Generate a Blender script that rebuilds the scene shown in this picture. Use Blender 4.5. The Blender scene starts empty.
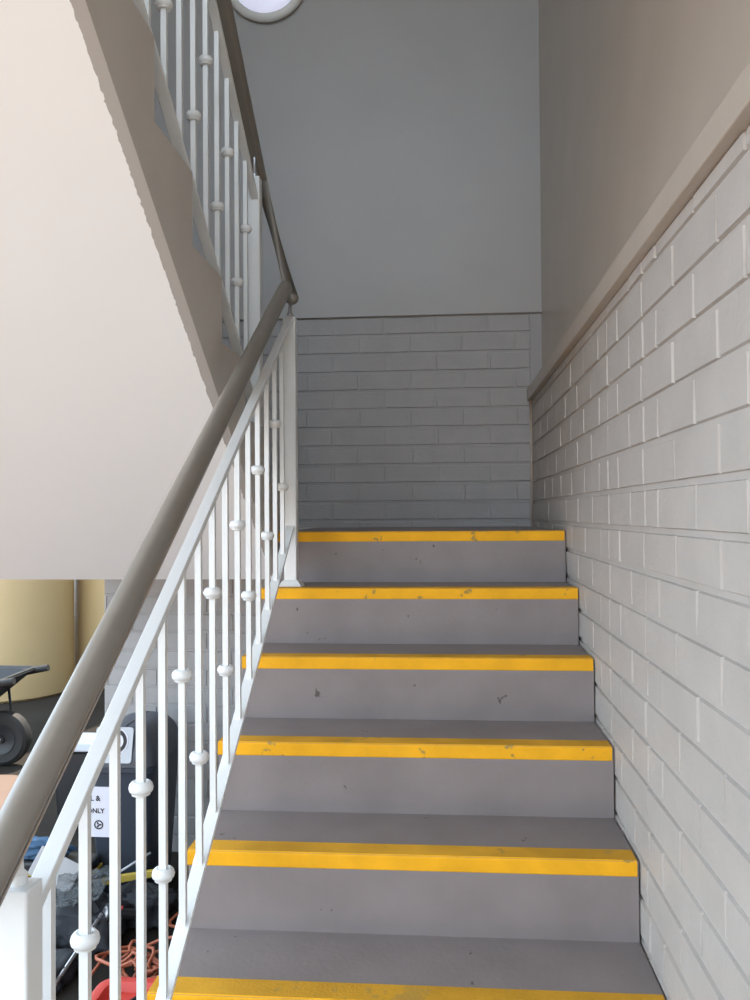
import bpy, bmesh, math, random
from mathutils import Vector, Matrix, noise
random.seed(7)
scene = bpy.context.scene
C = scene.collection

# ------------------------------------------------------------------ site dimensions (metres)
EYE = 1.5786                      # lens height above the ground
BACK = 3.899                      # brick face of the back wall
RIGHT = 0.4072                    # brick face of the right wall
PLASTER_X = 0.455                 # upper right wall, set back above the ledge
LEFT = -0.5643                    # line between the two flights
OUTER = -1.607                    # outer edge of the upper flight / end of back wall
GO, RISE = 0.2547, 0.1687
M = RISE / GO
LAND = 1.5182                     # landing level
Y0 = 2.8488                       # landing nosing
SY = 2.881
UY1 = 2.897                       # first riser of the upper flight
SOFFIT = 3.265                    # soffit: z = SOFFIT - M*y
TOPZ = 5.5
RX, UX = -0.487, -0.602           # rail planes of lower and upper balustrade

# ------------------------------------------------------------------ helpers
def link(o, parent=None):
    C.objects.link(o)
    if parent is not None:
        o.parent = parent
        o.matrix_parent_inverse = Matrix.Identity(4)
        if parent.location.length > 0 or parent.rotation_euler.to_matrix() != Matrix.Identity(3):
            pass
    return o

def obj(name, bm, mats, parent=None, smooth=False, angle=None):
    """one mesh object; vertices are given in world space and kept relative to the thing's base"""
    me = bpy.data.meshes.new(name)
    bmesh.ops.recalc_face_normals(bm, faces=bm.faces)
    bm.to_mesh(me); bm.free()
    if not isinstance(mats, (list, tuple)): mats = [mats]
    for m in mats: me.materials.append(m)
    o = bpy.data.objects.new(name, me)
    C.objects.link(o)
    if parent is not None:
        base = Vector(parent['base']) if 'base' in parent else Vector((0, 0, 0))
        me.transform(Matrix.Translation(-base))
        o.parent = parent
        o['base'] = tuple(base)
    if smooth:
        for p in me.polygons: p.use_smooth = True
        if angle is not None:
            me.set_sharp_from_angle(angle=math.radians(angle))
    return o

def thing(name, label, cat, loc, group=None):
    o = bpy.data.objects.new(name, None); C.objects.link(o)
    o.empty_display_size = 0.1
    o.location = loc; o['base'] = tuple(loc)
    o['label'] = label; o['category'] = cat
    if group: o['group'] = group
    return o

def tag(o, label, cat, group=None):
    o['label'] = label; o['category'] = cat
    if group: o['group'] = group
    return o

def struct(o):
    o['kind'] = 'structure'; return o

def box(bm, x0, x1, y0, y1, z0, z1, bev=0.0, seg=2):
    t = bmesh.new()
    v = [t.verts.new((x, y, z)) for x in (x0, x1) for y in (y0, y1) for z in (z0, z1)]
    for f in ((0, 1, 3, 2), (4, 6, 7, 5), (0, 4, 5, 1), (2, 3, 7, 6), (0, 2, 6, 4), (1, 5, 7, 3)):
        t.faces.new([v[i] for i in f])
    bmesh.ops.recalc_face_normals(t, faces=t.faces)
    if bev > 0:
        bmesh.ops.bevel(t, geom=t.edges[:], offset=bev, segments=seg, affect='EDGES', profile=0.5)
    merge(bm, t)

def merge(bm, t, mat=None):
    if mat is not None: bmesh.ops.transform(t, matrix=mat, verts=t.verts)
    mp = {}
    for v in t.verts: mp[v] = bm.verts.new(v.co)
    for f in t.faces:
        try:
            g = bm.faces.new([mp[v] for v in f.verts]); g.material_index = f.material_index; g.smooth = f.smooth
        except ValueError: pass
    t.free()

def prism(bm, prof, x0, x1):
    """profile of (y, z) points pulled along x"""
    a = [bm.verts.new((x0, y, z)) for y, z in prof]
    b = [bm.verts.new((x1, y, z)) for y, z in prof]
    n = len(prof)
    fs = [bm.faces.new(a), bm.faces.new(b)]
    for i in range(n):
        fs.append(bm.faces.new((a[i], a[(i + 1) % n], b[(i + 1) % n], b[i])))
    return fs

def sweep(bm, pts, prof, up=(0, 0, 1), closed=False, cap=True, mitre=True):
    """profile of (side, up) offsets swept along a polyline with mitred corners"""
    pts = [Vector(p) for p in pts]; up = Vector(up)
    rings = []
    n = len(pts)
    for i, p in enumerate(pts):
        if closed:
            d0 = (p - pts[i - 1]).normalized(); d1 = (pts[(i + 1) % n] - p).normalized()
        else:
            d0 = (p - pts[i - 1]).normalized() if i > 0 else (pts[1] - p).normalized()
            d1 = (pts[i + 1] - p).normalized() if i < n - 1 else d0
        t = (d0 + d1).normalized()
        s = t.cross(up)
        if s.length < 1e-4: s = t.cross(Vector((0, 1, 0)))
        s.normalize(); u = s.cross(t).normalized()
        k = 1.0 / max(0.5, t.dot(d1))
        # stretch in the bending plane
        bend = (d1 - d0)
        ring = []
        for a, b in prof:
            off = s * a + u * b
            if bend.length > 1e-5:
                bn = bend.normalized()
                off = off + bn * (off.dot(bn)) * (k - 1)
            ring.append(bm.verts.new(p + off))
        rings.append(ring)
    m = len(prof)
    rng = range(n if closed else n - 1)
    for i in rng:
        A, B = rings[i], rings[(i + 1) % n]
        for j in range(m):
            bm.faces.new((A[j], A[(j + 1) % m], B[(j + 1) % m], B[j]))
    if cap and not closed:
        bm.faces.new(rings[0]); bm.faces.new(rings[-1])

def circ(r, n=16): return [(r * math.cos(2 * math.pi * i / n), r * math.sin(2 * math.pi * i / n)) for i in range(n)]

def lathe(bm, prof, origin, axis=(0, 0, 1), n=24, cap=True):
    """(radius, height) profile turned round an axis"""
    ax = Vector(axis).normalized(); q = Vector((0, 0, 1)).rotation_difference(ax)
    O = Vector(origin); rings = []
    for r, h in prof:
        rings.append([bm.verts.new(O + q @ Vector((r * math.cos(2 * math.pi * i / n), r * math.sin(2 * math.pi * i / n), h))) for i in range(n)])
    for A, B in zip(rings, rings[1:]):
        for j in range(n): bm.faces.new((A[j], A[(j + 1) % n], B[(j + 1) % n], B[j]))
    if cap:
        bm.faces.new(rings[0]); bm.faces.new(rings[-1])

def ring_lathe(bm, prof, origin, n=24):
    """closed profile (a torus-like collar with a hole)"""
    O = Vector(origin); rings = []
    for r, h in prof:
        rings.append([bm.verts.new(O + Vector((r * math.cos(2 * math.pi * i / n), r * math.sin(2 * math.pi * i / n), h))) for i in range(n)])
    k = len(rings)
    for i in range(k):
        A, B = rings[i], rings[(i + 1) % k]
        for j in range(n): bm.faces.new((A[j], A[(j + 1) % n], B[(j + 1) % n], B[j]))

# ------------------------------------------------------------------ materials
def material(name, col, rough=0.5, metal=0.0, spec=0.5, var=0.06, vscale=6.0, bump=0.0, bscale=120.0, coat=0.0,
             specks=0.0, speck_col=(0.05, 0.045, 0.04), speck_scale=9.0, rvar=0.0, bdist=0.002):
    m = bpy.data.materials.new(name); m.use_nodes = True
    nt = m.node_tree; N = nt.nodes; L = nt.links
    b = N['Principled BSDF']
    b.inputs['Roughness'].default_value = rough; b.inputs['Metallic'].default_value = metal
    b.inputs['Specular IOR Level'].default_value = spec
    b.inputs['Coat Weight'].default_value = coat; b.inputs['Coat Roughness'].default_value = 0.25
    tc = N.new('ShaderNodeTexCoord')
    nz = N.new('ShaderNodeTexNoise'); nz.inputs['Scale'].default_value = vscale; nz.inputs['Detail'].default_value = 6
    L.new(tc.outputs['Object'], nz.inputs['Vector'])
    rp = N.new('ShaderNodeValToRGB')
    rp.color_ramp.elements[0].position = 0.3; rp.color_ramp.elements[1].position = 0.7
    rp.color_ramp.elements[0].color = [c * (1 - var) for c in col] + [1]
    rp.color_ramp.elements[1].color = [min(1, c * (1 + var)) for c in col] + [1]
    L.new(nz.outputs['Fac'], rp.inputs['Fac'])
    out = rp.outputs['Color']
    if specks > 0:
        n2 = N.new('ShaderNodeTexNoise'); n2.inputs['Scale'].default_value = speck_scale; n2.inputs['Detail'].default_value = 3
        n2.inputs['Roughness'].default_value = 0.7
        L.new(tc.outputs['Object'], n2.inputs['Vector'])
        r2 = N.new('ShaderNodeValToRGB'); e = r2.color_ramp.elements
        e[0].position = 1 - specks - 0.02; e[0].color = (0, 0, 0, 1); e[1].position = 1 - specks + 0.01; e[1].color = (1, 1, 1, 1)
        L.new(n2.outputs['Fac'], r2.inputs['Fac'])
        mx = N.new('ShaderNodeMix'); mx.data_type = 'RGBA'
        L.new(r2.outputs['Color'], mx.inputs['Factor']); L.new(out, mx.inputs['A']); mx.inputs['B'].default_value = list(speck_col) + [1]
        out = mx.outputs['Result']
    L.new(out, b.inputs['Base Color'])
    if rvar > 0:
        mr = N.new('ShaderNodeMapRange'); mr.inputs['To Min'].default_value = rough - rvar; mr.inputs['To Max'].default_value = rough + rvar
        L.new(nz.outputs['Fac'], mr.inputs['Value']); L.new(mr.outputs['Result'], b.inputs['Roughness'])
    if bump > 0:
        n3 = N.new('ShaderNodeTexNoise'); n3.inputs['Scale'].default_value = bscale; n3.inputs['Detail'].default_value = 4
        L.new(tc.outputs['Object'], n3.inputs['Vector'])
        bp = N.new('ShaderNodeBump'); bp.inputs['Strength'].default_value = bump; bp.inputs['Distance'].default_value = bdist
        L.new(n3.outputs['Fac'], bp.inputs['Height']); L.new(bp.outputs['Normal'], b.inputs['Normal'])
    m.diffuse_color = list(col) + [1]
    return m

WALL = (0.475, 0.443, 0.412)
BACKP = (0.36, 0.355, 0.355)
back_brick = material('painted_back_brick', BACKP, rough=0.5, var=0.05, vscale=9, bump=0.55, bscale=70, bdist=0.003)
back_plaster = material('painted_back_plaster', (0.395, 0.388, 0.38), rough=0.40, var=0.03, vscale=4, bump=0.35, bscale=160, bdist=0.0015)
brick_paint = material('painted_brick', WALL, rough=0.5, var=0.05, vscale=9, bump=0.55, bscale=70, bdist=0.003)
plaster = material('painted_plaster', (0.49, 0.425, 0.36), rough=0.26, var=0.03, vscale=4, bump=0.30, bscale=160, bdist=0.0015)
side_paint = material('taupe_side_paint', (0.56, 0.53, 0.49), rough=0.6, var=0.05, vscale=5, bump=0.25, bscale=60, specks=0.235, speck_scale=16)
step_paint = material('taupe_step_paint', (0.232, 0.203, 0.200), rough=0.55, var=0.08, vscale=7, bump=0.3, bscale=90, specks=0.29, speck_scale=17, speck_col=(0.09, 0.075, 0.07))
yellow = material('yellow_nosing_paint', (0.87, 0.43, 0.015), rough=0.7, spec=0.25, var=0.10, vscale=12, bump=0.5, bscale=160, specks=0.33, speck_scale=14, speck_col=(0.42, 0.27, 0.07))
yellow_darker = material('darker_yellow_tread_strip', (0.66, 0.345, 0.03), rough=0.75, spec=0.2, var=0.22, vscale=5, bump=0.6, bscale=160, specks=0.34, speck_scale=11, speck_col=(0.50, 0.29, 0.05))
white_steel = material('white_powder_coat', (0.76, 0.79, 0.80), rough=0.32, var=0.015, vscale=20, specks=0.2, speck_scale=24, speck_col=(0.6, 0.45, 0.28))
bronze = material('bronze_handrail', (0.27, 0.25, 0.22), rough=0.40, metal=0.35, var=0.04, vscale=30)
bronze_edge = material('bare_strip_edge', (0.55, 0.52, 0.50), rough=0.3, metal=0.6, var=0.03)
ground_m = material('ground_concrete', (0.032, 0.028, 0.024), rough=0.95, spec=0.06, var=0.2, vscale=1.6, bump=0.4, bscale=40)
bounce_paving_m = material('pale_bounce_paving', (0.46, 0.335, 0.235), rough=0.9, var=0.12, vscale=2, bump=0.3, bscale=60)
sunlit_apron_m = material('brown_sunlit_apron', (0.175, 0.125, 0.10), rough=0.95, spec=0.1, var=0.12, vscale=2, bump=0.3, bscale=60)
bounce_wall_m = material('warm_bounce_wall', (0.58, 0.48, 0.38), rough=0.9, var=0.05)
ceil_m = material('ceiling_paint', (0.62, 0.60, 0.57), rough=0.8, var=0.03)
rim_m = material('light_rim_white', (0.74, 0.75, 0.72), rough=0.4, var=0.02)
tank_m = material('cream_tank_plastic', (0.52, 0.385, 0.20), rough=0.42, var=0.04, vscale=2)
bin_m = material('navy_bin_plastic', (0.035, 0.045, 0.065), rough=0.45, var=0.12, vscale=5, bump=0.15, bscale=200)
lid_m = material('slate_lid_plastic', (0.07, 0.08, 0.10), rough=0.45, var=0.1, vscale=5)
black_m = material('black_plastic', (0.02, 0.022, 0.025), rough=0.45, var=0.15)
rubber = material('black_rubber', (0.018, 0.018, 0.018), rough=0.7, var=0.2, bump=0.3, bscale=40)
black_cloth = material('black_canvas', (0.025, 0.028, 0.035), rough=0.75, var=0.2, vscale=15, bump=0.5, bscale=30, bdist=0.01)
blue_cloth = material('blue_cloth', (0.05, 0.11, 0.20), rough=0.85, var=0.2, vscale=14, bump=0.6, bscale=40, bdist=0.01)
rag_m = material('grey_cardboard', (0.42, 0.42, 0.43), rough=0.8, var=0.08)
orange = material('orange_cord', (0.38, 0.105, 0.05), rough=0.5, var=0.1)
red_m = material('red_plastic', (0.62, 0.06, 0.045), rough=0.4, var=0.06)
steel = material('dull_steel', (0.45, 0.45, 0.47), rough=0.35, metal=0.8, var=0.1)
pale = material('white_plastic', (0.60, 0.64, 0.70), rough=0.5, var=0.04)
paper = material('white_paper_label', (0.74, 0.74, 0.82), rough=0.6, var=0.02)
ink = material('black_ink', (0.015, 0.015, 0.018), rough=0.6, var=0.05)
silver_st = material('silver_sticker', (0.42, 0.44, 0.47), rough=0.4, var=0.08, metal=0.2)
yel_pl = material('yellow_plastic', (0.50, 0.36, 0.06), rough=0.5, var=0.05)

def sheet_material():
    m = material('clear_crumpled_sheet', (0.055, 0.065, 0.07), rough=0.3, var=0.12, vscale=10, bump=0.5, bscale=18, bdist=0.02)
    m.node_tree.nodes['Principled BSDF'].inputs['Alpha'].default_value = 0.62
    return m
sheet_m = sheet_material()

def soffit_material():
    """white soffit, with the taupe side paint cut in raggedly along its open edge"""
    m = bpy.data.materials.new('white_soffit_paint'); m.use_nodes = True
    nt = m.node_tree; N = nt.nodes; L = nt.links; b = N['Principled BSDF']
    b.inputs['Roughness'].default_value = 0.7
    tc = N.new('ShaderNodeTexCoord'); sp = N.new('ShaderNodeSeparateXYZ'); L.new(tc.outputs['Object'], sp.inputs[0])
    nz = N.new('ShaderNodeTexNoise'); nz.inputs['Scale'].default_value = 75; nz.inputs['Detail'].default_value = 5
    L.new(tc.outputs['Object'], nz.inputs['Vector'])
    ma = N.new('ShaderNodeMath'); ma.operation = 'MULTIPLY_ADD'; ma.inputs[1].default_value = 0.012; L.new(nz.outputs['Fac'], ma.inputs[0])
    L.new(sp.outputs['X'], ma.inputs[2])
    gt = N.new('ShaderNodeMath'); gt.operation = 'GREATER_THAN'; gt.inputs[1].default_value = LEFT - OUTER - 0.025 + 0.006
    L.new(ma.outputs[0], gt.inputs[0])
    n2 = N.new('ShaderNodeTexNoise'); n2.inputs['Scale'].default_value = 3; L.new(tc.outputs['Object'], n2.inputs['Vector'])
    rp = N.new('ShaderNodeValToRGB'); e = rp.color_ramp.elements
    e[0].color = (0.86, 0.875, 0.89, 1); e[1].color = (0.90, 0.915, 0.93, 1); L.new(n2.outputs['Fac'], rp.inputs[0])
    mx = N.new('ShaderNodeMix'); mx.data_type = 'RGBA'
    L.new(gt.outputs[0], mx.inputs['Factor']); L.new(rp.outputs[0], mx.inputs['A']); mx.inputs['B'].default_value = (0.42, 0.40, 0.385, 1)
    L.new(mx.outputs['Result'], b.inputs['Base Color'])
    return m
soffit_m = soffit_material()

lamp_m = bpy.data.materials.new('lamp_diffuser'); lamp_m.use_nodes = True
_b = lamp_m.node_tree.nodes['Principled BSDF']
_b.inputs['Base Color'].default_value = (0.75, 0.76, 0.85, 1); _b.inputs['Roughness'].default_value = 0.35
_b.inputs['Emission Color'].default_value = (0.74, 0.76, 1.0, 1); _b.inputs['Emission Strength'].default_value = 0.42

# ------------------------------------------------------------------ brickwork
def brick_face(bm, mapf, a0, a1, z0, z1, tall, phase, cuts=(), ztop=None, zref=0.0, ragged=True):
    """courses of individually shaped bricks; mapf(a, d, z) -> world, d out of the wall"""
    CH, BL, J, BED = 0.086, 0.24, 0.004, 0.0055
    def quadbox(p0, p1, q0, q1, d0, d1, ins, jit=0.0):
        j = lambda: random.uniform(-jit, jit)
        back = [(p0, q0), (p1, q0), (p1, q1), (p0, q1)]
        front = [(p0 + ins, q0 + ins), (p1 - ins, q0 + ins), (p1 - ins, q1 - ins), (p0 + ins, q1 - ins)]
        B = [bm.verts.new(mapf(a, d0, z)) for a, z in back]
        F = [bm.verts.new(mapf(a + j(), d1 + j() * 0.5, z + j() * 0.6)) for a, z in front]
        bm.faces.new(F)
        for i in range(4): bm.faces.new((B[i], B[(i + 1) % 4], F[(i + 1) % 4], F[i]))
    n = 0
    k0 = math.floor((z0 - zref) / CH) - 1
    k1 = math.ceil((z1 - zref) / CH) + 1
    for k in range(k0, k1):
        c0, c1 = zref + k * CH, zref + (k + 1) * CH
        lo, hi = max(c0, z0), min(c1, z1)
        if hi - lo < 0.012: continue
        lo_, hi_ = lo + (BED if c0 >= z0 else 0), hi - (BED if c1 <= z1 else 0)
        # flush perpend mortar
        quadbox(a0, a1, lo_, hi_, -0.006, -0.0035, 0.001)
        off = phase + (0.12 if k % 2 else 0.0)
        i = math.floor((a0 - off) / BL)
        edges = [a0]
        while True:
            i += 1
            e = off + i * BL
            if e >= a1 - 0.01: break
            if e > a0 + 0.01: edges.append(e + random.uniform(-0.004, 0.004))
        for c in cuts:
            if all(abs(c - e) > 0.03 for e in edges): edges.append(c)
        edges = sorted(edges) + [a1]
        for s, t in zip(edges, edges[1:]):
            if t - s < 0.012: continue
            quadbox(s + J, t - J, lo_, hi_, -0.006, random.uniform(-0.0008, 0.0010), 0.0022, 0.0012)

# ------------------------------------------------------------------ setting
bm = bmesh.new(); box(bm, -14, 7, -14, 16, -0.2, 0.0)
struct(obj('floor', bm, ground_m))
# pale paving added for sun bounce: unseen in front, left part short of tanks
bm = bmesh.new()
def slab(pts, name, m, h):
    bm = bmesh.new()
    a = [bm.verts.new((x, y, 0.0)) for x, y in pts]; b = [bm.verts.new((x, y, h)) for x, y in pts]
    bm.faces.new(a); bm.faces.new(b)
    for i in range(len(pts)): bm.faces.new((a[i], a[(i + 1) % len(pts)], b[(i + 1) % len(pts)], b[i]))
    struct(obj(name, bm, m))
slab([(-14, -14), (7, -14), (7, -1.4), (-14, -1.4)], 'floor_bounce_front', bounce_paving_m, 0.025)
slab([(-14, -1.395), (-2.25, -1.395), (-2.25, 4.55), (-2.30, 4.75), (-2.42, 4.88), (-2.60, 4.94), (-14, 4.94)], 'floor_sunlit_apron', sunlit_apron_m, 0.02)  # lighter slab, rounded corner cut to the shape of the sun patch
bm = bmesh.new(); box(bm, -9, 8, -12.5, -11.5, 0, 2.6)  # unseen wall behind the camera, added to reflect warm light
struct(obj('wall_bounce_unseen', bm, bounce_wall_m))

# back wall: painted brick below, projecting plaster above
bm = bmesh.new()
box(bm, OUTER, 0.62, BACK + 0.006, BACK + 5.0, -0.05, TOPZ)  # extra depth is an unseen block, added to shade the tanks and yard
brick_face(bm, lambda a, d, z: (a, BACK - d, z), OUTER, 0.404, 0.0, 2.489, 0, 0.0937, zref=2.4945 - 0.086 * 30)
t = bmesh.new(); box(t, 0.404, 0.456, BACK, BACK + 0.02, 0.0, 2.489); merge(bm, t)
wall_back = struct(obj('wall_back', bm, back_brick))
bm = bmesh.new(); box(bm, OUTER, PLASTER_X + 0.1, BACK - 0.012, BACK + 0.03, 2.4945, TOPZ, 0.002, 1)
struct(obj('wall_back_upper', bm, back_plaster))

# right wall: painted brick, ledge, plaster set back above it
bm = bmesh.new()
box(bm, RIGHT + 0.006, 0.56, -0.7, BACK + 0.12, -0.05, 2.11)
brick_face(bm, lambda a, d, z: (RIGHT - d, a, z), -0.7, BACK - 0.004, 0.0, 2.0916, 0, 1.884, cuts=(2.127, 1.750), zref=1.8008 - 0.086 * 21)
struct(obj('wall_right', bm, brick_paint))
bm = bmesh.new(); box(bm, PLASTER_X, 0.56, -0.7, BACK + 0.12, 2.11, TOPZ)
struct(obj('wall_right_upper', bm, plaster))
bm = bmesh.new(); box(bm, 0.3854, PLASTER_X + 0.03, -0.7, BACK + 0.001, 2.0916, 2.1433, 0.003, 2)
struct(obj('trim_1', bm, plaster))
# sealant bead in the brick corner
bm = bmesh.new(); sweep(bm, [(RIGHT - 0.004, BACK - 0.004, LAND), (RIGHT - 0.004, BACK - 0.004, 2.0916)], circ(0.006, 8), up=(0, 1, 0))
struct(obj('trim_2', bm, plaster, smooth=True))

# outer wall above the upper flight
bm = bmesh.new()
lz = lambda y: SOFFIT - M * y
prism(bm, [(BACK + 0.12, LAND - 0.156), (2.873, LAND - 0.156), (0.611, 2.86), (-0.82, 2.86), (-0.82, TOPZ), (BACK + 0.12, TOPZ)], OUTER - 0.12, OUTER - 0.001)
struct(obj('wall_left', bm, plaster))
bm = bmesh.new(); box(bm, OUTER - 0.25, 0.62, -0.5, BACK + 0.25, TOPZ, TOPZ + 0.18)
struct(obj('ceiling', bm, ceil_m))

# ------------------------------------------------------------------ lower flight
st = thing('staircase', 'lower flight of taupe painted concrete steps with yellow nosings, between brick wall and white railing', 'staircase', (0, 0.9, 0))
SR = RIGHT - 0.004
yk = lambda k: Y0 - GO * k
zk = lambda k: LAND - RISE * k
for k in range(9):
    bm = bmesh.new()
    if k == 0:
        prism(bm, [(Y0, LAND), (BACK - 0.004, LAND), (BACK - 0.004, LAND - RISE + 0.008), (Y0, LAND - RISE)], LEFT, SR)
    else:
        prism(bm, [(yk(k), zk(k + 1)), (yk(k), zk(k)), (yk(k - 1), zk(k))], LEFT, SR)
    s = obj('landing' if k == 0 else 'step', bm, step_paint, st)
    # yellow nosing: L of painted grit with a rounded arris
    y, z, p = yk(k), zk(k), 0.0018
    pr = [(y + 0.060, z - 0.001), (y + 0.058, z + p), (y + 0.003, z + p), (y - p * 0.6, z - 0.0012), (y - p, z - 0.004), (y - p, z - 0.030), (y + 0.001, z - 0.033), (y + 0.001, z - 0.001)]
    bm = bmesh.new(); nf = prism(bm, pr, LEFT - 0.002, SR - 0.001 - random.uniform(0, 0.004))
    nf[3].material_index = 1  # top face takes the darker, more mottled yellow
    obj('nosing', bm, [yellow, yellow_darker], s)['label'] = 'yellow painted nosing'
bm = bmesh.new()
prism(bm, [(Y0, zk(1)), (yk(8), 0.0), (yk(8) + 0.33, 0.0), (Y0 + 0.06, zk(1) - 0.13), (Y0 + 0.06, zk(1))], LEFT, SR)
obj('waist_slab', bm, side_paint, st)

# ------------------------------------------------------------------ upper flight
up = thing('staircase', 'upper flight of concrete stairs with white underside and taupe side, rising overhead on the left', 'staircase', (OUTER, UY1, LAND))
base_up = Vector(up['base'])
uyk = lambda k: UY1 - GO * (k - 1)
uzk = lambda k: LAND + RISE * k
bm = bmesh.new()
ZL = uzk(8)
yb = (SOFFIT - 2.86) / M
prof = [(UY1, LAND), (uyk(9), ZL), (yb - 0.02, ZL), (yb, 2.86), (SY, SOFFIT - M * SY), (UY1, SOFFIT - M * SY)]
fs = prism(bm, prof, OUTER, LEFT)
bm.faces.ensure_lookup_table()
for f in bm.faces:
    f.normal_update()
    if abs(f.calc_center_median().x - (OUTER + LEFT) / 2) < 1e-3:
        c = f.calc_center_median()
        if abs(c.z - (SOFFIT - M * c.y)) < 0.01: f.material_index = 1
obj('waist_slab', bm, [side_paint, soffit_m], up)
for k in range(1, 9):
    bm = bmesh.new()
    prism(bm, [(uyk(k), uzk(k - 1)), (uyk(k), uzk(k)), (uyk(k + 1), uzk(k))], OUTER, LEFT)
    obj('step', bm, side_paint, up)
bm = bmesh.new()   # half landing under the foot of this flight, white edge
box(bm, OUTER, LEFT, UY1 - 0.004, BACK - 0.004, SOFFIT - M * SY, LAND)
bm.faces.ensure_lookup_table()
obj('landing', bm, soffit_m, up)
bm = bmesh.new(); box(bm, OUTER, SR, -0.7, uyk(9), ZL, uzk(9))
obj('landing', bm, side_paint, up)

# ------------------------------------------------------------------ balustrades
def dark_collar(bm, x, y, z):
    k = 1.0
    ring_lathe(bm, [(0.0095, 0.0085), (0.0122, 0.0112), (0.0150, 0.0102), (0.0182, 0.0062), (0.0196, 0.0005), (0.0184, -0.0048), (0.0158, -0.0072), (0.0150, -0.0082), (0.0146, -0.0108), (0.0118, -0.0120), (0.0066, -0.0112), (0.0066, 0.001)], (x, y, z), 20)

def balustrade(name_label, X, line, top, ya, yb_, newels, ys, highs, lows, base, first_high):
    """line(y): top of the bottom rail; 0.69 above it is the top rail"""
    r = thing('railing', name_label, 'railing', base)
    sgn = 1 if line(1) > line(0) else -1
    for (ny, z0, z1) in newels:
        bm = bmesh.new(); box(bm, X - 0.0202, X + 0.0202, ny - 0.0202, ny + 0.0202, z0, z1, 0.003, 2)
        n = obj('newel_post', bm, white_steel, r)
        bm = bmesh.new()
        prof = [(0.036, 0.0), (0.036, 0.004), (0.026, 0.018), (0.021, 0.022)]
        rings = []
        for h, zz in prof:
            rings.append([bm.verts.new((X + a * h, ny + b * h, z0 + zz)) for a, b in ((-1, -1), (1, -1), (1, 1), (-1, 1))])
        for A, B in zip(rings, rings[1:]):
            for j in range(4): bm.faces.new((A[j], A[(j + 1) % 4], B[(j + 1) % 4], B[j]))
        bm.faces.new(rings[0]); bm.faces.new(rings[-1])
        obj('base_plate', bm, white_steel, n)
    for nm, ln, hw, th in (('bottom_rail', line, 0.0135, 0.010), ('top_rail', top, 0.0135, 0.017)):
        bm = bmesh.new()
        prism(bm, [(ya, ln(ya)), (yb_, ln(yb_)), (yb_, ln(yb_) - th), (ya, ln(ya) - th)], X - hw + (0.0055 if nm == 'top_rail' else 0), X + hw + (0.002 if nm == 'top_rail' else 0))
        bmesh.ops.bevel(bm, geom=bm.edges[:], offset=0.0012, segments=1, affect='EDGES')
        obj(nm, bm, white_steel, r)
    h = 0.0062
    for i, y in enumerate(ys):
        bm = bmesh.new()
        zb, zt = line(y), top(y) - 0.017
        bot = [bm.verts.new((X + a * h, y + b * h, zb + sgn * M * b * h)) for a, b in ((-1, -1), (1, -1), (1, 1), (-1, 1))]
        tp_ = [bm.verts.new((X + a * h, y + b * h, zt + sgn * M * b * h)) for a, b in ((-1, -1), (1, -1), (1, 1), (-1, 1))]
        bm.faces.new(bot); bm.faces.new(tp_)
        for j in range(4): bm.faces.new((bot[j], bot[(j + 1) % 4], tp_[(j + 1) % 4], tp_[j]))
        b = obj('baluster', bm, white_steel, r)
        hi = (i % 2 == 0) == first_high
        bm = bmesh.new(); dark_collar(bm, X, y, (highs if hi else lows)(y))
        obj('collar', bm, white_steel, b, smooth=True, angle=50)
    return r

low_line = lambda y: -0.173 + 0.645 * y
low_top = lambda y: 0.5265 + 0.634 * y
ys = [1.0093, 1.1155, 1.2205, 1.3282, 1.435, 1.545, 1.652, 1.755, 1.862, 1.974, 2.088, 2.198, 2.314, 2.427, 2.537]
balustrade('white steel railing in front, along the lower yellow-nosed flight', RX, low_line, low_top, 0.955, 2.664,
           [(0.935, zk(8) + 0.0, 1.160), (2.683, zk(1), 2.213)], ys, lambda y: 0.2953 + 0.638 * y, lambda y: 0.0449 + 0.638 * y, (RX, 1.0, zk(8)), False)
up_line = lambda y: 3.692 - M * y
yu = [2.5600 - 0.1090 * i for i in range(16)]
balustrade('white steel railing higher up behind, along the upper flight', UX, up_line, lambda y: up_line(y) + 0.69, 0.87, 2.672,
           [(2.69, uzk(1), 2.674), (0.80, uzk(9), 3.95)], yu, lambda y: up_line(y) + 0.467, lambda y: up_line(y) + 0.200, (UX, 2.5, uzk(1)), True)

# ------------------------------------------------------------------ handrail
hr = thing('handrail', 'round bronze handrail running above both white railings with a steep drop between them', 'handrail', (RX, 0.8, 0.9))
hz = lambda y: 1.3125 + 0.6375 * (y - 1.07)
HR = 0.0215
HX = lambda y: -0.4925 + 0.0035 * (y - 0.78)
END = Vector((RX + 0.009, 2.668, 2.273))
hu = lambda y: 4.549 - M * y
jl = (RX, 2.63, hz(2.63)); ju = (UX, 2.79, hu(2.79))
bm = bmesh.new(); sweep(bm, [(HX(0.78), 0.78, hz(0.78)), (HX(2.60), 2.60, hz(2.60))], circ(HR, 28))
obj('lower_tube', bm, bronze, hr, smooth=True, angle=50)
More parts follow.
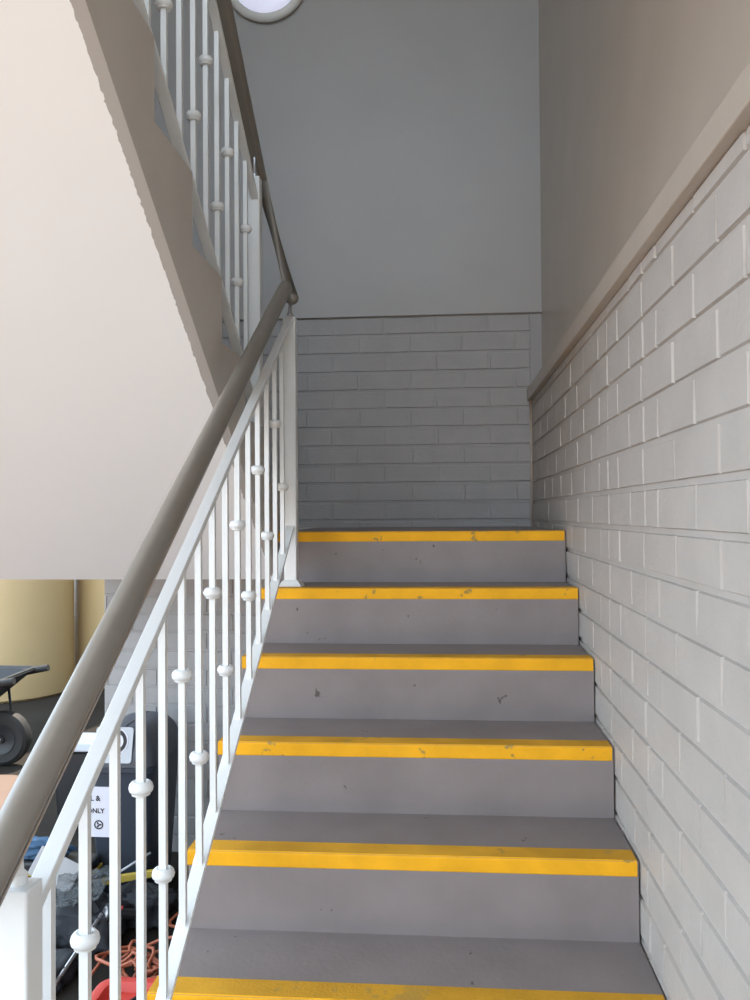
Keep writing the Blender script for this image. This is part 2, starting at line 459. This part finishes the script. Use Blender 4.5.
# steep link from the upper flight's rail down to the lower one
bm = bmesh.new(); sweep(bm, [(UX, 0.8, hu(0.8)), ju, tuple(END)], circ(HR, 28))
obj('upper_tube', bm, bronze, hr, smooth=True, angle=50)
bm = bmesh.new(); bmesh.ops.create_uvsphere(bm, u_segments=28, v_segments=16, radius=HR); bmesh.ops.translate(bm, vec=END, verts=bm.verts)
obj('elbow', bm, bronze, hr, smooth=True)
for nm, X, f, a, b in (('support_strip', RX, hz, 0.80, 2.60), ('support_strip', UX, hu, 0.8, 2.76)):
    bm = bmesh.new()
    d = 0.0248
    prism(bm, [(a, f(a) - d), (b, f(b) - d), (b, f(b) - d - 0.005), (a, f(a) - d - 0.005)], X - 0.016, X + 0.010)
    obj(nm, bm, bronze_edge if X == RX else bronze, hr)
for X, y, z0, z1 in ((RX, 0.935, 1.160, hz(0.935) - 0.026), (RX, 2.683, 2.213, 2.275), (UX, 2.69, 2.674, hu(2.69) - 0.026)):
    bm = bmesh.new()
    lathe(bm, [(0.010, z0), (0.010, z0 + 0.012), (0.0065, z0 + 0.016), (0.005, z1)], (X, y, 0), n=14)
    obj('spigot', bm, white_steel if y < 2 else steel, hr, smooth=True, angle=40)

# ------------------------------------------------------------------ wall light
wl = thing('wall_light', 'round white bulkhead light high on the grey back wall', 'light', (-0.805, BACK - 0.012, 4.080))
lc = Vector((-0.805, BACK - 0.012, 4.080)); R = 0.193
bm = bmesh.new()
lathe(bm, [(R - 0.012, 0.0), (R - 0.012, 0.013), (R, 0.015), (R, 0.022), (R - 0.006, 0.030), (R - 0.018, 0.035), (R - 0.032, 0.036), (R - 0.036, 0.032), (R - 0.04, 0.02)], lc, axis=(0, -1, 0), n=64, cap=False)
obj('rim', bm, rim_m, wl, smooth=True, angle=40)
bm = bmesh.new()
lathe(bm, [((R - 0.035) * math.cos(a), 0.030 + 0.030 * math.sin(a)) for a in [i * math.pi / 2 / 10 for i in range(10)]] + [(0.001, 0.060)], lc, axis=(0, -1, 0), n=64, cap=False)
obj('diffuser', bm, lamp_m, wl, smooth=True)

# ------------------------------------------------------------------ yard behind: tanks, barrow, tub
def tank(label, x, y, r, h):  # h runs past the view, stretched so the shade covers the yard
    t = thing('water_tank', label, 'tank', (x, y, 0), 'water tanks in the yard')
    bm = bmesh.new()
    lathe(bm, [(r - 0.02, 0.0), (r, 0.02), (r, h - 0.15), (r - 0.03, h - 0.08)], (x, y, 0), n=96)
    obj('body', bm, tank_m, t, smooth=True, angle=40)
    bm = bmesh.new()
    lathe(bm, [(r - 0.03, h - 0.08), (r * 0.7, h + 0.02), (0.25, h + 0.09), (0.24, h + 0.13), (0.02, h + 0.14)], (x, y, 0), n=64)
    obj('roof', bm, tank_m, t, smooth=True, angle=40)
tank('cream round tank behind the wheelbarrow, the wider-looking one', -3.93, 7.40, 0.55, 4.0)
tank('cream round tank partly hidden by the end of the brick wall', -2.93, 8.20, 0.70, 4.4)

wb = thing('wheelbarrow', 'black wheelbarrow at the left edge in front of the cream tank', 'wheelbarrow', (-3.0, 5.2, 0))
bm = bmesh.new()
def ringv(x0, x1, y0, y1, z): return [(x0, y0, z), (x1, y0, z), (x1, y1, z), (x0, y1, z)]
loops = [ringv(-3.50, -3.02, 5.04, 5.36, 0.31), ringv(-3.76, -2.74, 4.92, 5.48, 0.555), ringv(-3.79, -2.70, 4.89, 5.51, 0.560), ringv(-3.79, -2.70, 4.89, 5.51, 0.580), ringv(-3.75, -2.75, 4.93, 5.47, 0.574), ringv(-3.49, -3.03, 5.05, 5.35, 0.325)]
vs = [[bm.verts.new(c) for c in l] for l in loops]
for A, B in zip(vs, vs[1:]):
    for j in range(4): bm.faces.new((A[j], A[(j + 1) % 4], B[(j + 1) % 4], B[j]))
bm.faces.new(vs[0]); bm.faces.new(vs[-1])
bmesh.ops.bevel(bm, geom=[e for e in bm.edges if not e.is_boundary], offset=0.010, segments=2, affect='EDGES')
obj('tray', bm, black_m, wb, smooth=True, angle=40)
for yy in (4.98, 5.43):
    bm = bmesh.new(); sweep(bm, [(-3.75, yy, 0.27), (-3.30, yy, 0.32), (-2.98, yy, 0.47), (-2.80, yy, 0.540), (-2.70, yy, 0.560)], circ(0.016, 10))
    hd = obj('handle', bm, black_m, wb, smooth=True)
    bm = bmesh.new(); sweep(bm, [(-2.79, yy, 0.545), (-2.62, yy, 0.578)], circ(0.022, 12))
    obj('grip', bm, rubber, hd, smooth=True, angle=50)
    bm = bmesh.new(); sweep(bm, [(-2.90, yy, 0.50), (-2.83, yy * 0.6 + 5.2 * 0.4, 0.34), (-2.80, 5.2 + (0.075 if yy > 5.2 else -0.075), 0.172)], circ(0.009, 8), up=(0, 1, 0))
    obj('strut', bm, black_m, wb, smooth=True)
bm = bmesh.new(); lathe(bm, [(0.095, -0.045), (0.145, -0.05), (0.166, -0.035), (0.173, 0.0), (0.166, 0.035), (0.145, 0.05), (0.095, 0.045)], (-2.80, 5.2, 0.173), axis=(0, 1, 0), n=36)
wh = obj('wheel', bm, rubber, wb, smooth=True, angle=40)
bm = bmesh.new(); lathe(bm, [(0.088, -0.046), (0.094, -0.05), (0.03, -0.035), (0.025, -0.06), (0.002, -0.06)], (-2.80, 5.2, 0.173), axis=(0, 1, 0), n=24)
obj('hub', bm, black_m, wh, smooth=True, angle=40)
bm = bmesh.new(); sweep(bm, [(-2.80, 5.11, 0.173), (-2.80, 5.29, 0.173)], circ(0.012, 10))
obj('axle', bm, steel, wb, smooth=True)

tb = thing('storage_tub', 'narrow dark storage tub with a white lid outside the end of the back wall', 'tub', (-1.80, 4.19, 0))
bm = bmesh.new()
lo = ringv(-1.95, -1.65, 4.13, 4.25, 0.0); hi = ringv(-1.97, -1.63, 4.11, 4.27, 0.41)
a = [bm.verts.new(c) for c in lo]; b = [bm.verts.new(c) for c in hi]
bm.faces.new(a); bm.faces.new(b)
for j in range(4): bm.faces.new((a[j], a[(j + 1) % 4], b[(j + 1) % 4], b[j]))
bmesh.ops.bevel(bm, geom=bm.edges[:], offset=0.02, segments=2, affect='EDGES')
obj('body', bm, black_m, tb, smooth=True, angle=40)
bm = bmesh.new(); box(bm, -1.985, -1.615, 4.095, 4.285, 0.405, 0.452, 0.008); box(bm, -1.95, -1.65, 4.12, 4.26, 0.45, 0.460, 0.004)
obj('lid', bm, pale, tb)['label'] = 'white lid'

# ------------------------------------------------------------------ bin with stickers
bn = thing('bin', 'dark navy bin with domed lid and white label, under the landing against brick wall', 'bin', (-1.315, 3.5, 0))
bx0, bx1, bf, bk = -1.452, -1.180, 3.33, 3.73
bm = bmesh.new()
def rrect(x0, x1, y0, y1, z, r, n=5):
    out = []
    for cx, cy, s in ((x1 - r, y0 + r, -90), (x1 - r, y1 - r, 0), (x0 + r, y1 - r, 90), (x0 + r, y0 + r, 180)):
        for i in range(n + 1):
            a = math.radians(s + 90 * i / n); out.append((cx + r * math.cos(a), cy + r * math.sin(a), z))
    return out
def loft(bm, loops, cap=True):
    vs = [[bm.verts.new(c) for c in l] for l in loops]; n = len(vs[0])
    for A, B in zip(vs, vs[1:]):
        for j in range(n): bm.faces.new((A[j], A[(j + 1) % n], B[(j + 1) % n], B[j]))
    if cap: bm.faces.new(vs[0]); bm.faces.new(vs[-1])
loft(bm, [rrect(bx0 + .035, bx1 - .035, bf + .035, bk - .035, 0.0, .04), rrect(bx0 + .03, bx1 - .03, bf + .03, bk - .03, 0.02, .045), rrect(bx0, bx1, bf, bk, 0.54, .05), rrect(bx0 - .008, bx1 + .008, bf - .008, bk + .008, 0.545, .05), rrect(bx0 - .008, bx1 + .008, bf - .008, bk + .008, 0.565, .05)])
obj('body', bm, bin_m, bn, smooth=True, angle=40)
bm = bmesh.new()
ls = []
for i in range(9):
    t = i / 8; ins = 0.105 * (1 - math.cos(t * math.pi / 2)) ; zz = 0.567 + 0.142 * math.sin(t * math.pi / 2)
    ls.append(rrect(bx0 - .010 + ins * .9, bx1 + .010 - ins * .9, bf - .010 + ins, bk + .010 - ins * .5, zz, .055))
loft(bm, ls)
lid = obj('lid', bm, lid_m, bn, smooth=True, angle=60)
lid['label'] = 'domed slate lid'
# stickers: a thin printed panel following the lid's front and one on the body
def panel(bm, w, h, th, mat, r=0.0):
    t = bmesh.new()
    if r > 0: loft(t, [rrect(-w / 2, w / 2, -h / 2, h / 2, 0, r, 4), rrect(-w / 2, w / 2, -h / 2, h / 2, th, r, 4)])
    else: box(t, -w / 2, w / 2, -h / 2, h / 2, 0, th)
    merge(bm, t, mat)
def facing(pos, tilt, yaw=0.0, roll=0.0):
    # panel's +Z faces the viewer side (-Y), tilted back by `tilt`
    return Matrix.Translation(pos) @ Matrix.Rotation(yaw, 4, 'Z') @ Matrix.Rotation(math.radians(90) - tilt, 4, 'X') @ Matrix.Rotation(roll, 4, 'Z')
def text_mesh(txt, size, mat, th=0.0006):
    cu = bpy.data.curves.new('txt', 'FONT'); cu.body = txt; cu.size = size; cu.align_x = 'CENTER'; cu.align_y = 'CENTER'; cu.extrude = th; cu.offset = size * 0.02
    to = bpy.data.objects.new('txt', cu); C.objects.link(to)
    dg = bpy.context.evaluated_depsgraph_get(); me = bpy.data.meshes.new_from_object(to.evaluated_get(dg))
    t = bmesh.new(); t.from_mesh(me); bpy.data.objects.remove(to); bpy.data.meshes.remove(me)
    bmesh.ops.transform(t, matrix=mat, verts=t.verts)
    return t
# lid sticker: silver panel, white shield with a dark ring mark
TL = math.radians(14)
mS = facing((-1.334, bf + 0.004, 0.654), TL)
bm = bmesh.new(); panel(bm, 0.155, 0.14, 0.004, mS, 0.012)
ss = obj('sticker', bm, silver_st, lid); ss['label'] = 'silver sticker with white badge and black ring'
bm = bmesh.new(); lathe(bm, [(0.054, 0.0), (0.054, 0.0012)], (0, 0, 0), n=32)
bmesh.ops.transform(bm, matrix=mS @ Matrix.Translation((0.006, 0.014, 0.0042)), verts=bm.verts)
obj('badge', bm, paper, lid)
bm = bmesh.new(); ring_lathe(bm, [(0.034, 0.0), (0.048, 0.0), (0.048, 0.001), (0.034, 0.001)], (0, 0, 0), 32)
for a0 in (20, 140, 260):
    t = bmesh.new(); box(t, -0.004, 0.004, 0.004, 0.02, 0, 0.001); merge(bm, t, Matrix.Rotation(math.radians(a0), 4, 'Z'))
bmesh.ops.transform(bm, matrix=mS @ Matrix.Translation((0.006, 0.014, 0.0054)), verts=bm.verts)
obj('badge_ring', bm, ink, lid)
# body label with its words
TB = -math.radians(3)
mL = facing((-1.394, bf + 0.004, 0.385), TB)
bm = bmesh.new(); panel(bm, 0.100, 0.205, 0.003, mL, 0.012)
obj('paper_label', bm, paper, bn)['label'] = 'white paper label with black words'
bm = bmesh.new(); merge(bm, text_mesh('L &', 0.030, mL @ Matrix.Translation((-0.016, 0.055, 0.0036))))
obj('label_text', bm, ink, bn)
bm = bmesh.new(); merge(bm, text_mesh('ONLY', 0.027, mL @ Matrix.Translation((-0.015, 0.004, 0.0036))))
obj('label_text', bm, ink, bn); bm = bmesh.new()
t = bmesh.new(); ring_lathe(t, [(0.014, 0), (0.019, 0), (0.019, 0.0008), (0.014, 0.0008)], (0, 0, 0), 24)
for a0 in (30, 150, 270):
    q = bmesh.new(); box(q, -0.003, 0.003, 0.0015, 0.0115, 0, 0.0008); merge(t, q, Matrix.Rotation(math.radians(a0), 4, 'Z'))
merge(bm, t, mL @ Matrix.Translation((-0.004, -0.052, 0.0034)))
obj('label_symbol', bm, ink, bn)

# ------------------------------------------------------------------ things lying under the stairs
def blob(name, mat, cx, cy, cz, sx, sy, sz, amp, freq, parent=None, sub=4, flat=0.0, seed=0.0, pw=0.75):
    bm = bmesh.new(); bmesh.ops.create_icosphere(bm, subdivisions=sub, radius=1)
    for v in bm.verts:
        c = v.co.copy()
        sq = Vector([math.copysign(abs(a) ** pw, a) for a in c])
        n = noise.fractal(c * freq + Vector((seed, seed * 2, 3)), 0.6, 2.1, 4)
        sq *= 1 + amp * n
        v.co = Vector((cx + sq.x * sx, cy + sq.y * sy, max(cz - sz, cz + sq.z * sz)))
    lo_z = min(v.co.z for v in bm.verts)
    for v in bm.verts: v.co.z -= (lo_z - (cz - sz))
    return obj(name, bm, mat, parent, smooth=True)

# toolbox with a yellow strip
tx = thing('toolbox', 'black toolbox with a yellow strip along its lid edge, behind the bottom newel', 'toolbox', (-1.64, 3.27, 0))
bm = bmesh.new(); box(bm, -1.90, -1.385, 3.22, 3.32, 0.0, 0.170, 0.012); obj('body', bm, black_m, tx)
bm = bmesh.new(); box(bm, -1.905, -1.38, 3.212, 3.328, 0.184, 0.225, 0.012); obj('lid', bm, black_m, tx)
bm = bmesh.new(); box(bm, -1.907, -1.378, 3.210, 3.330, 0.1705, 0.1835, 0.003); obj('yellow_strip', bm, yel_pl, tx)
bm = bmesh.new(); sweep(bm, [(-1.88, 3.27, 0.22), (-1.88, 3.27, 0.262), (-1.76, 3.27, 0.262), (-1.76, 3.27, 0.22)], circ(0.011, 8), up=(0, 1, 0)); obj('handle', bm, black_m, tx, smooth=True)

o = blob('cloth', blue_cloth, -1.62, 3.275, 0.259, 0.12, 0.05, 0.030, 0.5, 2.2, seed=4.0)
tag(o, 'crumpled blue cloth lying on top of the black toolbox', 'cloth')
# grey board leaning on the toolbox front
cbm = bmesh.new(); t = bmesh.new(); box(t, -0.09, 0.09, -0.004, 0.004, 0.0, 0.11, 0.002, 1)
merge(cbm, t, Matrix.Translation((-1.53, 3.165, 0.165)) @ Matrix.Rotation(math.radians(25), 4, 'Y') @ Matrix.Rotation(math.radians(-18), 4, 'X'))
board = obj('cardboard_sheet', cbm, rag_m); tag(board, 'small grey cardboard sheet tilted against the black toolbox', 'cardboard')

# crumpled clear sheet
bm = bmesh.new(); nx, ny = 26, 18; grid = []
for i in range(nx):
    row = []
    for j in range(ny):
        u, v = i / (nx - 1), j / (ny - 1)
        x = -1.405 + 0.175 * u - 0.05 * v * (1 - u) + 0.012 * noise.noise((u * 3, v * 3, 7)); y = 2.93 + 0.17 * v + 0.012 * noise.noise((u * 4, v * 3, 2))
        z = 0.182 + 0.048 * v + 0.04 * u + 0.018 * noise.fractal(Vector((u * 3, v * 3, 1)), 0.7, 2, 4)
        row.append(bm.verts.new((x, y, z)))
    grid.append(row)
for i in range(nx - 1):
    for j in range(ny - 1): bm.faces.new((grid[i][j], grid[i + 1][j], grid[i + 1][j + 1], grid[i][j + 1]))
bmesh.ops.solidify(bm, geom=bm.faces[:], thickness=0.0015)
tag(obj('plastic_sheet', bm, sheet_m, smooth=True), 'crumpled translucent grey plastic sheet spread over the black bags', 'sheet')

def bag(label, cx, cy, sx, sy, sz, seed):
    t = thing('tool_bag', label, 'bag', (cx, cy, 0), 'bags under the stairs')
    blob('body', black_cloth, cx, cy, sz, sx, sy, sz, 0.28, 1.8, t, seed=seed, pw=0.6)
    bm = bmesh.new(); pts = [(cx - sx * .5 + sx * i / 8, cy - sy * .55, 2 * sz * 0.86 + 0.06 * math.sin(math.pi * i / 8)) for i in range(9)]
    sweep(bm, pts, [(-.012, -.003), (.012, -.003), (.012, .003), (-.012, .003)], up=(0, 1, 0)); obj('strap', bm, black_cloth, t)
bag('slumped black canvas bag beneath the plastic sheet', -1.33, 3.06, 0.13, 0.10, 0.082, 1.0)
bag('small black bag at the front, beside the first balusters', -1.36, 2.80, 0.09, 0.10, 0.035, 5.0)
bag('black bag standing in front of the navy bin', -1.18, 3.22, 0.12, 0.07, 0.066, 9.0)

# safety helmet-like torch: shiny dark lamp with a red button
tr = thing('torch', 'shiny dark torch with a red button resting on the black bag before the bin', 'torch', (-1.19, 3.03, 0.1))
bm = bmesh.new(); lathe(bm, [(0.012, -0.08), (0.018, -0.078), (0.018, 0.0), (0.032, 0.03), (0.034, 0.055), (0.030, 0.057)], (-1.19, 3.03, 0.125), axis=(-.7, -.55, 0.25), n=20)
obj('barrel', bm, black_m, tr, smooth=True, angle=40)
bm = bmesh.new(); lathe(bm, [(0.029, 0.054), (0.02, 0.060), (0.001, 0.062)], (-1.19, 3.03, 0.125), axis=(-.7, -.55, 0.25), n=20)
obj('lens', bm, steel, tr, smooth=True)
bm = bmesh.new(); box(bm, -1.198, -1.180, 3.023, 3.037, 0.140, 0.152, 0.003); obj('button', bm, red_m, tr)

# spirit level
bm = bmesh.new(); t = bmesh.new(); box(t, -0.12, 0.12, -0.010, 0.010, -0.014, 0.014, 0.003)
merge(bm, t, Matrix.Translation((-1.24, 3.285, 0.150)) @ Matrix.Rotation(math.radians(4), 4, 'Z') @ Matrix.Rotation(math.radians(-9), 4, 'Y'))
sl = obj('spirit_level', bm, yel_pl); tag(sl, 'yellow spirit level lying across the bags in front of the bin', 'level')

# pole and stick
bm = bmesh.new(); sweep(bm, [(-1.30, 2.64, 0.012), (-1.244, 2.99, 0.140)], circ(0.007, 10))
tag(obj('metal_pole', bm, steel, smooth=True, angle=40), 'thin grey metal pole slanting over the front bag', 'pole')
bm = bmesh.new(); sweep(bm, [(-1.27, 3.09, 0.217), (-1.14, 3.21, 0.276)], circ(0.0045, 8))
tag(obj('white_stick', bm, pale, smooth=True), 'thin white stick poking up in front of the bin', 'stick')

# orange cord in loose coils
def cord(label, cx, cy, loops, r0, z0, seed):
    random.seed(seed); pts = []
    n = loops * 22
    for i in range(n):
        a = 2 * math.pi * i / 22; L_ = i // 22
        r = r0 * (0.6 + 0.5 * math.sin(L_ * 2.3 + seed)) + 0.02 * math.sin(3 * a + L_)
        pts.append(Vector((cx + 0.03 * math.sin(L_ * 1.7) + r * math.cos(a) * 1.1, cy + 0.05 * math.cos(L_ * 2.1) + r * math.sin(a), z0 + 0.012 * L_ + 0.02 * (1 + math.sin(2 * a + L_ * 1.3)))))
    bm = bmesh.new(); sweep(bm, pts, circ(0.0055, 8)); return tag(obj('extension_cord', bm, orange, smooth=True), label, 'cord')
cord('orange extension cord coiled on the ground behind the red crate', -1.05, 2.82, 6, 0.115, 0.008, 3)
cord('second orange cord coiled beside the lower steps', -0.88, 3.14, 7, 0.12, 0.008, 8)

# red crate with a dark hose end on it
rc = thing('crate', 'red plastic crate on the ground at the bottom edge, seen between the balusters', 'crate', (-0.96, 2.39, 0))
bm = bmesh.new()
cx0, cx1, cy0, cy1 = -1.035, -0.80, 2.26, 2.52
def rr_(d, z, r): return rrect(cx0 - d, cx1 + d, cy0 - d, cy1 + d, z, r)
loft(bm, [rr_(-.03, 0.0, .04), rr_(0, 0.155, .05), rr_(.01, 0.158, .055), rr_(.01, 0.174, .055), rr_(0.0, 0.178, .05), rr_(-.02, 0.176, .04), rr_(-.03, 0.150, .035)])
obj('tray', bm, red_m, rc, smooth=True, angle=35)
bm = bmesh.new(); sweep(bm, [(-0.985, 2.25, 0.192), (-0.945, 2.29, 0.194), (-0.90, 2.345, 0.193), (-0.875, 2.39, 0.193)], circ(0.014, 12))
tag(obj('hose', bm, black_m, smooth=True), 'short black hose lying across the red crate', 'hose')

# ------------------------------------------------------------------ light
w = bpy.data.worlds.new('sky'); scene.world = w; w.use_nodes = True
bg = w.node_tree.nodes['Background']; bg.inputs['Color'].default_value = (0.70, 0.85, 1.0, 1); bg.inputs['Strength'].default_value = 3.4
sd = bpy.data.lights.new('sun', 'SUN'); sd.energy = 9.0; sd.angle = 0.01; sd.color = (1.0, 0.88, 0.74)
so = bpy.data.objects.new('sun', sd); C.objects.link(so)
el = math.radians(60)
sun_from = Vector((0.10, math.cos(el), math.sin(el)))
so.rotation_euler = sun_from.to_track_quat('Z', 'Y').to_euler()
so.location = (0, 20, 25)

# ------------------------------------------------------------------ camera
cd = bpy.data.cameras.new('camera'); cam = bpy.data.objects.new('camera', cd); C.objects.link(cam)
cd.sensor_fit = 'VERTICAL'; cd.sensor_height = 36.0; cd.lens = 845.2198 * 36 / 1000; cd.clip_start = 0.02
yaw, pitch, roll = 0.08050, 0.01680, -0.00730
r_ = Vector((math.cos(yaw), math.sin(yaw), 0)); f_ = Vector((-math.sin(yaw), math.cos(yaw), 0)); u_ = Vector((0, 0, 1))
fw = f_ * math.cos(pitch) + u_ * math.sin(pitch); u2 = u_ * math.cos(pitch) - f_ * math.sin(pitch)
cr_ = r_ * math.cos(roll) + u2 * math.sin(roll); uu = u2 * math.cos(roll) - r_ * math.sin(roll)
mat = Matrix((cr_, uu, -fw)).transposed().to_4x4(); mat.translation = (0, 0, EYE)
cam.matrix_world = mat
scene.camera = cam

vs_ = scene.view_settings
vs_.view_transform = 'Standard'; vs_.look = 'None'; vs_.gamma = 1.0; vs_.use_curve_mapping = False; vs_.exposure = 0.30
scene.cycles.use_denoising = True
scene.cycles.max_bounces = 10; scene.cycles.diffuse_bounces = 7

for o in list(bpy.data.objects):
    if 'base' in o: del o['base']
